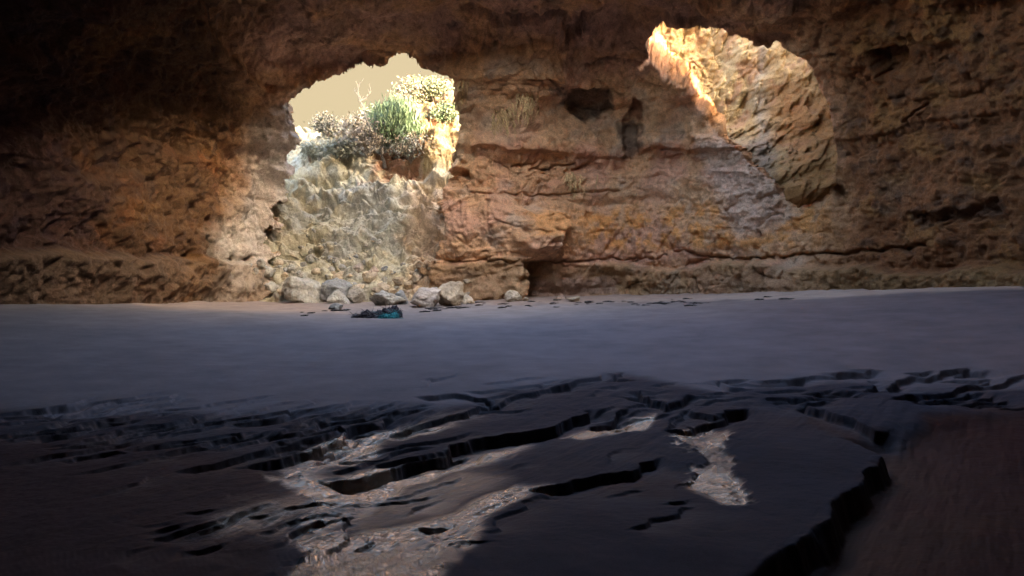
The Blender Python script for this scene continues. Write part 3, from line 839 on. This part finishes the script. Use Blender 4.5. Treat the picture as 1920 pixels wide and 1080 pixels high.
GREY = (.34, .32, .27); BUFF = (.42, .33, .22); PALE = (.48, .39, .27); BLUE = (.27, .27, .255)
BOULDERS = [ # photo x, base y, width px, height px, colour, label, group
 (566, 564, 88, 46, GREY, 'big grey broken boulder standing beside the low dark hollow at the wall foot', 3),
 (620, 560, 70, 44, BLUE, 'blue grey boulder wedged behind the pyramid shaped rock', 5),
 (624, 570, 60, 26, GREY, 'pale edged pyramid shaped rock on the sand before the grey boulders', 7),
 (627, 581, 29, 14, (.17, .18, .18), 'small dark rounded stone lying on the sand before the pyramid rock', 11),
 (722, 573, 76, 28, GREY, 'low sloping grey rock on the sand behind the seaweed heap', 13),
 (752, 571, 30, 26, (.24, .25, .25), 'square dark grey block leaning on the low sloping rock', 17),
 (796, 577, 62, 36, (.40, .34, .28), 'rough buff block with a shaded foot right of the seaweed heap', 19),
 (846, 575, 72, 44, BUFF, 'largest buff ledge block at the foot of the buttress', 23),
 (878, 570, 30, 18, PALE, 'small pale rock at the right end of the ledge blocks', 25),
 (961, 564, 40, 20, PALE, 'cream pointed rock beside the dark doorway shaped cavity', 29),
 (985, 564, 15, 10, (.42, .33, .23), 'little brown stone touching the cream pointed rock', 31),
 (1054, 561, 26, 9, (.38, .27, .2), 'low brownish stone before the shaded cavity', 37),
 (1078, 564, 32, 9, PALE, 'flat cream stone on the sand edge before the shaded cavity', 41),
 (660, 566, 44, 30, (.40, .36, .29), 'buff rock slumped between the pyramid rock and the sloping rock', 43),
]
for bx, by, bw, bh, colr, lab, sd in BOULDERS:
    p = on_sand(bx, by)
    if p[1] > 36.3 and bx < 900: p = np.array([(bx - 960) / FPX * 36.3, 36.3, 0])
    dep = p[1]; w = bw * dep / FPX; h = bh * dep / FPX * 1.15
    o = boulder_mesh('boulder', (w, w * .85, h), sd, colr, sub=5 if bw > 35 else 4)
    o.location = (p[0], p[1] + w * .3, float(sand_z(p[0], p[1] + w * .3)) - .08); o.rotation_euler.z = 0
    tag(o, lab, 'boulder')
SCREE = [(498, 515, 30, 22, GREY, 'largest stone at the left end of the rubble'), (489, 497, 22, 14, GREY, None), (522, 498, 24, 14, PALE, 'pale rounded stone on top of the left rubble shelf'),
 (512, 510, 16, 11, BLUE, None), (544, 506, 22, 15, GREY, None), (567, 500, 18, 13, BLUE, None), (596, 512, 24, 13, BUFF, None), (640, 505, 20, 12, GREY, None), (668, 506, 26, 16, (.4, .33, .27), None),
 (700, 515, 22, 20, (.4, .3, .22), None), (585, 490, 24, 16, GREY, None), (620, 488, 18, 12, BLUE, None), (480, 512, 14, 10, GREY, None), (533, 518, 16, 9, BUFF, None), (560, 514, 14, 9, GREY, None),
 (655, 520, 14, 8, BUFF, None), (612, 520, 12, 7, GREY, None), (684, 495, 16, 10, GREY, None), (806, 506, 18, 10, BUFF, None), (786, 512, 12, 8, GREY, None), (470, 500, 12, 8, GREY, None)]
for _ in range(46):
    sx = random.uniform(470, 800); sy = random.uniform(430, 520) if 540 < sx < 720 else random.uniform(488, 520); sw = random.uniform(7, 17)
    SCREE.append((sx, sy, sw, sw * random.uniform(.5, .75), random.choice([GREY, BUFF, BLUE, GREY]), None))
for _ in range(24):
    sx = random.choice([random.uniform(455, 720), random.uniform(680, 880)]); sw = random.uniform(16, 38)
    SCREE.append((sx, random.uniform(522, 560), sw, sw * random.uniform(.45, .75), random.choice([GREY, BUFF, BUFF, PALE]), None))
for k, (bx, by, bw, bh, colr, lab) in enumerate(SCREE):
    p, n = hit(bx, by)
    s = p.y / FPX
    o = boulder_mesh('rubble_stone', (bw * s, bw * s, bh * s), 60 + k * 3, colr, sub=4, cuts=7)
    o.location = p + Vector((0, bw * s * .15, -bh * s * .15)); o.rotation_euler = (0, RNG.uniform(-.4, .4), 0)
    tag(o, lab or 'rounded grey or buff stone lying in the rubble at the gully foot', 'stone', 'stones in the rubble at the gully foot')

# ------------------------------------------------------------------ heap of seaweed and net on the sand
hp = on_sand(706, 596); hs = hp[1] / FPX
heap = empty('seaweed_heap', hp); tag(heap, 'dark ragged seaweed heap with teal fishing net tangled in its end', 'seaweed')
def lump(name, spec, seed, mat, colr, strands, parent, thick):
    bm = bmesh.new(); bmesh.ops.create_icosphere(bm, subdivisions=5, radius=1.0)
    P0 = np.array([v.co[:] for v in bm.verts]); F = np.array([[v.index for v in f.verts] for f in bm.faces]); bm.free()
    g = None; Vs = []; Fs = []; off = 0
    for (x, y, w, h) in spec:
        P = P0.copy(); P = P * (1 + fbm(P + seed + x, 1.7, 4, seed, .6) * .4 + fbm(P + x, 6, 3, seed + 1) * .22)[:, None]
        P = P * np.array([w / 2, w * .4, h]); P[:, 2] = np.maximum(P[:, 2], -.03); P += np.array([x, y, 0])
        Vs.append(P); Fs.append(F + off); off += len(P)
    Vv = np.concatenate(Vs); c = np.array(colr) * (1 + .5 * fbm(Vv, 9, 3, seed + 3))[:, None]
    o = mesh_obj(name, Vv, np.concatenate(Fs), mat, parent, col=np.clip(c, .004, .5))
    gs = Geo(); r = random.Random(seed)
    for _ in range(strands):
        x, y, w, h = r.choice(spec)
        p = Vector((x + r.uniform(-.5, .5) * w, y + r.uniform(-.45, .2) * w, r.uniform(.1, 1.0) * h)); pts = [p.copy()]
        d = Vector((r.uniform(-1, 1), r.uniform(-1, .2), r.uniform(-.5, .6)))
        for k in range(7):
            d = (d + Vector((r.uniform(-1, 1), r.uniform(-1, 1), r.uniform(-1, .6))) * .7).normalized()
            p = p + d * .06; p.z = max(p.z, .01); pts.append(p.copy())
        gs.tube(pts, [thick] * 5 + [thick * .7, thick * .4, thick * .2], 4, tuple(np.clip(np.array(colr) * r.uniform(.6, 1.6), 0, 1)))
    gs.build('strand' if name == 'weed' else 'cord', mat, o)
    return o
u = hs
lump('weed', [(-34 * u, 0, 26 * u, 7 * u), (-18 * u, .05, 34 * u, 12 * u), (2 * u, .1, 36 * u, 13 * u), (24 * u, .1, 38 * u, 19 * u), (33 * u, .12, 26 * u, 22 * u)], 5, M_WEED, (.018, .016, .022), 110, heap, .009)
lump('net', [(20 * u, -.2, 30 * u, 8 * u), (33 * u, -.2, 22 * u, 10 * u)], 9, M_NET, (.02, .17, .19), 80, heap, .006)

# ------------------------------------------------------------------ wrack line: scraps of dark weed
def scrap_mesh(seed):
    g = Geo(); r = random.Random(seed)
    for _ in range(5):
        p = Vector((r.uniform(-.1, .1), r.uniform(-.06, .06), .012)); pts = [p.copy()]; a = r.uniform(-.6, .6)
        for k in range(5):
            a += r.uniform(-.8, .8); p = p + Vector((math.cos(a), math.sin(a), 0)) * r.uniform(.03, .07); p.z = .015 + r.uniform(0, .03); pts.append(p.copy())
        g.tube(pts, [.018, .024, .026, .022, .014, .006], 4, tuple(np.array((.03, .024, .022)) * r.uniform(.6, 1.5)))
    return g.build('seaweed_scrap', M_WEED)
protos = [scrap_mesh(s) for s in range(5)]
wr = random.Random(4); cnt = 0
LINE = [(560, 588), (620, 586), (660, 584), (780, 581), (850, 576), (930, 571), (1030, 571), (1130, 569), (1240, 570), (1340, 566), (1440, 562), (1500, 560)]
for k in range(84):
    t = wr.random()
    lx = 780 + 520 * t if k > 12 else (560 + 110 * wr.random() if k > 5 else wr.uniform(1250, 1520))
    ly = float(np.interp(lx, [p[0] for p in LINE], [p[1] for p in LINE])) + wr.gauss(0, 3)
    p = on_sand(lx, ly)
    o = protos[k] if k < 5 else protos[k % 5].copy()
    if k >= 5: C.objects.link(o)
    p = drop(p[0], p[1], 2.6) if abs(p[1]) < 60 else p
    s = wr.uniform(.45, 1.35); o.location = (p[0], p[1], p[2] + .005); o.scale = (s * 1.3, s, s); o.rotation_euler.z = wr.uniform(-.5, .5)
    tag(o, 'small dark scrap of dry seaweed on the sand along the wrack line', 'seaweed', 'seaweed scraps along the wrack line')

# ------------------------------------------------------------------ plants of the gully
def bush(px, py, wpx, hpx, cols, label, cat='bush', seed=1, style='leafy', dens=1.0, name='bush', sparse=0.0):
    base, n = hit(px, py)
    s = base.y / FPX; W, H = wpx * s, hpx * s
    root = empty(name, base); tag(root, label, cat, 'bushes growing in the sunlit gully')
    r = random.Random(seed); gs = Geo(); gl = Geo()
    nst = 16 if style != 'thicket' else 30
    tips = []
    for k in range(nst):
        a = r.uniform(0, 2 * math.pi); rad = r.random() ** .6
        tip = Vector((math.cos(a) * W * .48 * rad, math.sin(a) * W * .35 * rad, H * (.45 + .5 * r.random() * (1.1 - .6 * rad))))
        mid = tip * .5 + Vector((r.uniform(-.1, .1), r.uniform(-.1, .1), r.uniform(.0, .2))) * H
        pts = [Vector((0, 0, -.25)), mid * .5 + Vector((r.uniform(-.04, .04) * W, 0, 0)), mid, (mid + tip) * .5 + Vector((r.uniform(-.05, .05) * W, 0, .03 * H)), tip]
        gs.tube(pts, [.035, .028, .02, .013, .006], 4, (.25, .19, .14) if style != 'pale' else (.24, .2, .155)); tips += [mid, tip, (mid + tip) * .5, pts[1] * .6 + tip * .4]
        for j in range(3):
            q = mid.lerp(tip, r.random()); e = q + Vector((r.uniform(-.2, .2) * W, r.uniform(-.15, .15) * W, r.uniform(-.05, .2) * H))
            gs.tube([q, (q + e) * .5 + Vector((0, 0, .03)), e], [.012, .009, .004], 3, (.25, .19, .14)); tips.append(e)
    for k in range(int(2600 * dens * min(2.2, W * H / 4 + .3))):
        c = r.choice(tips); sp = .11 * W + .08
        p = Vector((r.gauss(c.x, sp), r.gauss(c.y, sp), r.gauss(c.z, sp * .8)))
        if p.z < -.1: continue
        up = 1.6 if style == 'broom' else .35
        a = Vector((r.uniform(-1, 1), r.uniform(-1, 1), r.uniform(-.6, 1) + up)).normalized(); b_ = a.cross(Vector((r.uniform(-1, 1), r.uniform(-1, 1), r.uniform(-1, 1)))).normalized()
        L = r.uniform(.07, .16) * (1.9 if style == 'broom' else 1)
        co_ = np.array(r.choice(cols)) * r.uniform(.8, 1.2)
        gl.quad(p, a * L, b_ * L * (.35 if style == 'broom' else .9), tuple(co_))
    gs.build('stem', M_WOOD, root); gl.build('foliage', M_LEAF, root, smooth=False)
    return root
G1 = [(.08, .12, .05), (.10, .135, .06), (.065, .095, .04)]; OL = [(.11, .115, .06), (.13, .13, .07), (.09, .095, .05)]; DK = [(.13, .115, .08), (.16, .135, .10), (.11, .11, .075)]
DRY = [(.19, .15, .10), (.23, .18, .12), (.16, .125, .085)]; SAGE = [(.20, .20, .14), (.24, .23, .16), (.17, .17, .12)]  # olive, dark and sage leaves paled to imitate haze
bush(738, 282, 80, 92, G1, 'bright green broom bush in the middle of the gully', seed=11, style='broom', dens=1.5)
bush(614, 254, 44, 38, DK, 'dark brown green round bush at the left of the gully', seed=12, dens=1.1)
bush(636, 296, 60, 32, SAGE, 'grey sage bush below the dark round bush', seed=13, dens=.9)
bush(772, 205, 56, 62, OL + DRY, 'olive shrub on the high bank against the sky', seed=14, dens=.8)
bush(812, 190, 50, 44, OL, 'small olive shrub overhanging from the bank at the top right of the gully mouth', seed=24, dens=.8)
bush(750, 240, 46, 60, DK + DRY, 'dark twiggy thicket between the green broom and the olive shrub', seed=15, style='thicket', dens=.6)
bush(832, 240, 42, 46, OL + G1, 'green shrub at the right of the gully beside the pale pillar', seed=16, dens=1.0)
bush(688, 290, 100, 56, DRY, 'dry brown brush around the bare tree', seed=17, style='pale', dens=.35)
bush(770, 300, 90, 50, DRY + SAGE, 'straw brown brush below the green broom bush', seed=18, style='pale', dens=.45)
bush(704, 236, 36, 36, SAGE + OL, 'small olive bush behind the bare tree on the skyline', seed=19, dens=.7)
bush(664, 246, 40, 24, DRY + SAGE, 'low dry bush on the skyline left of the bare tree', seed=20, style='pale', dens=.4)
bush(580, 300, 34, 30, SAGE, 'small pale bush at the left edge of the gully mouth', seed=21, dens=.5)

# bare tree: pale trunk leaning left with crooked branches
tb, _ = hit(722, 305); ts = tb.y / FPX
tree = empty('bare_tree', tb); tag(tree, 'leafless pale tree with crooked branches leaning over the gully', 'tree')
def wp(px, py, dy=0): 
    d = ray(px, py); t = (tb.y + dy - CAM[1]) / d[1]
    return Vector(CAM + d * t) - tb
gt = Geo()
gt.tube([Vector((0, 0, -.4)), wp(717, 290), wp(716, 275, -.2), wp(708, 258, -.3), wp(697, 243, -.4), wp(688, 228, -.5), wp(684, 212, -.5)], [.15, .13, .12, .10, .085, .065, .05], 7, (.22, .18, .14))
gt.build('trunk', M_WOOD, tree)
gb = Geo(); rb = random.Random(3)
def twig(pts, r0, col=(.25, .21, .165), depth=2):
    n = len(pts); gb.tube(pts, [r0 * (1 - .75 * k / (n - 1)) for k in range(n)], 5, col)
    if depth <= 0: return
    for k in range(1, n):
        for _ in range(2):
            d = (pts[k] - pts[k - 1]).normalized(); q = pts[k - 1].lerp(pts[k], rb.random()); L = (pts[-1] - pts[0]).length * rb.uniform(.18, .36); new = [q]
            dd = (d + Vector((rb.uniform(-.9, .9), rb.uniform(-.9, .9), rb.uniform(-.2, .9)))).normalized()
            for j in range(3):
                dd = (dd + Vector((rb.uniform(-.5, .5), rb.uniform(-.5, .5), rb.uniform(-.2, .5)))).normalized(); new.append(new[-1] + dd * L / 3)
            twig(new, r0 * .45, col, depth - 1)
twig([wp(684, 212, -.5), wp(680, 198, -.5), wp(674, 188, -.6), wp(671, 172, -.6), wp(672, 158, -.6)], .05)
twig([wp(674, 190, -.6), wp(686, 184, -.4), wp(693, 176, -.3), wp(695, 166, -.3)], .04)
twig([wp(690, 232, -.4), wp(676, 222, -.8), wp(662, 218, -1.0), wp(648, 228, -1.2), wp(640, 238, -1.3)], .06)
twig([wp(700, 247, -.4), wp(682, 238, -.9), wp(664, 245, -1.2), wp(650, 252, -1.4), wp(640, 262, -1.5)], .06)
twig([wp(697, 243, -.3), wp(705, 225, .2), wp(716, 212, .5), wp(722, 200, .7)], .05)
twig([wp(712, 262, -.2), wp(726, 250, .2), wp(738, 236, .4)], .04)
gb.build('branch', M_WOOD, tree)

# dry roots hanging down the back wall
def roots(px, py, wpx, hpx, n, label, seed):
    top, nn = hit(px, py); s = top.y / FPX
    root = Geo(); r = random.Random(seed)
    for k in range(n):
        x0 = px + r.gauss(0, wpx * .28); y0 = py + abs(r.gauss(0, hpx * .18)); pts = []
        L = hpx * r.uniform(.4, 1.0); x = x0; m = 9
        for j in range(m):
            y = y0 + L * j / (m - 1); x += r.uniform(-1, 1) * wpx * .075
            q, _ = hit(x, y); q = q + Vector((0, -.14 - .10 * r.random(), 0))
            q = q - top
            if pts and abs(q.y - pts[-1].y) > .5: break
            pts.append(q)
        if len(pts) > 3: root.tube(pts, [.042 * (1 - .7 * j / len(pts)) + .006 for j in range(len(pts))], 4, tuple(np.array((.66, .46, .22)) * r.uniform(.7, 1.1)))
    o = root.build('hanging_roots', M_ROOT); o.location = top
    tag(o, label, 'roots', 'dry roots hanging on the back wall')
roots(948, 202, 46, 52, 34, 'straw coloured root tuft hanging lowest on the smooth wall', 31)
roots(988, 176, 38, 60, 24, 'thin pale roots hanging to the right of the lowest root tuft', 32)
roots(868, 152, 18, 50, 10, 'fine roots trailing over the pale pillar beside the gully mouth', 33)
roots(1076, 324, 56, 40, 24, 'straw roots hanging under the red bed of the back wall', 34)
#@@E@@

# ------------------------------------------------------------------ light
world = bpy.data.worlds.new('World'); bpy.context.scene.world = world; world.use_nodes = True
nt = world.node_tree; nt.nodes.clear()
out = nt.nodes.new('ShaderNodeOutputWorld'); bg = nt.nodes.new('ShaderNodeBackground')
sky = nt.nodes.new('ShaderNodeTexSky'); sky.sky_type = 'NISHITA'; sky.sun_disc = False
sky.sun_elevation = math.asin(-SUN.z); sky.sun_rotation = math.atan2(-SUN.x, -SUN.y)
sky.dust_density = 6.0
STR = .15
bg.inputs['Strength'].default_value = STR
# sunlit haze hangs over the land beyond the gully: a warm, even band low in the northern sky
tc = nt.nodes.new('ShaderNodeTexCoord'); sep = nt.nodes.new('ShaderNodeSeparateXYZ'); nt.links.new(tc.outputs['Generated'], sep.inputs[0])
mz = nt.nodes.new('ShaderNodeMapRange'); mz.interpolation_type = 'SMOOTHSTEP'
for k, v in (('From Min', .62), ('From Max', .38)): mz.inputs[k].default_value = v
nt.links.new(sep.outputs['Z'], mz.inputs['Value'])
my = nt.nodes.new('ShaderNodeMapRange'); my.interpolation_type = 'SMOOTHSTEP'
for k, v in (('From Min', .0), ('From Max', .4)): my.inputs[k].default_value = v
nt.links.new(sep.outputs['Y'], my.inputs['Value'])
mul = nt.nodes.new('ShaderNodeMath'); mul.operation = 'MULTIPLY'; nt.links.new(mz.outputs[0], mul.inputs[0]); nt.links.new(my.outputs[0], mul.inputs[1])
mx = nt.nodes.new('ShaderNodeMix'); mx.data_type = 'RGBA'
K = 1 / STR / 2 ** EXPOSURE
nt.links.new(mul.outputs[0], mx.inputs[0]); nt.links.new(sky.outputs[0], mx.inputs[6]); mx.inputs[7].default_value = (.78 * K, .63 * K, .38 * K, 1)
nt.links.new(mx.outputs[2], bg.inputs[0]); nt.links.new(bg.outputs[0], out.inputs[0])

ld = bpy.data.lights.new('sun', 'SUN'); ld.energy = 2.0; ld.angle = math.radians(.5); ld.color = (1, .86, .62)
lo = bpy.data.objects.new('sun', ld); C.objects.link(lo); lo.rotation_euler = SUN.to_track_quat('-Z', 'Y').to_euler(); lo.location = (20, -30, 40)

# ------------------------------------------------------------------ camera
cd = bpy.data.cameras.new('camera'); co = bpy.data.objects.new('camera', cd); C.objects.link(co)
co.location = CAM; co.rotation_euler = (math.pi / 2 - PITCH, 0, 0)
cd.sensor_width = 36; cd.lens = FPX / 1920 * 36; cd.clip_end = 6000; cd.clip_start = .05
sc = bpy.context.scene; sc.camera = co
sc.view_settings.view_transform = 'Standard'; sc.view_settings.look = 'None'
sc.view_settings.exposure = EXPOSURE; sc.view_settings.gamma = 1
try:
    sc.cycles.use_denoising = True
    sc.cycles.max_bounces = 8; sc.cycles.diffuse_bounces = 5; sc.cycles.glossy_bounces = 3
    sc.cycles.sample_clamp_indirect = 4
except Exception: pass
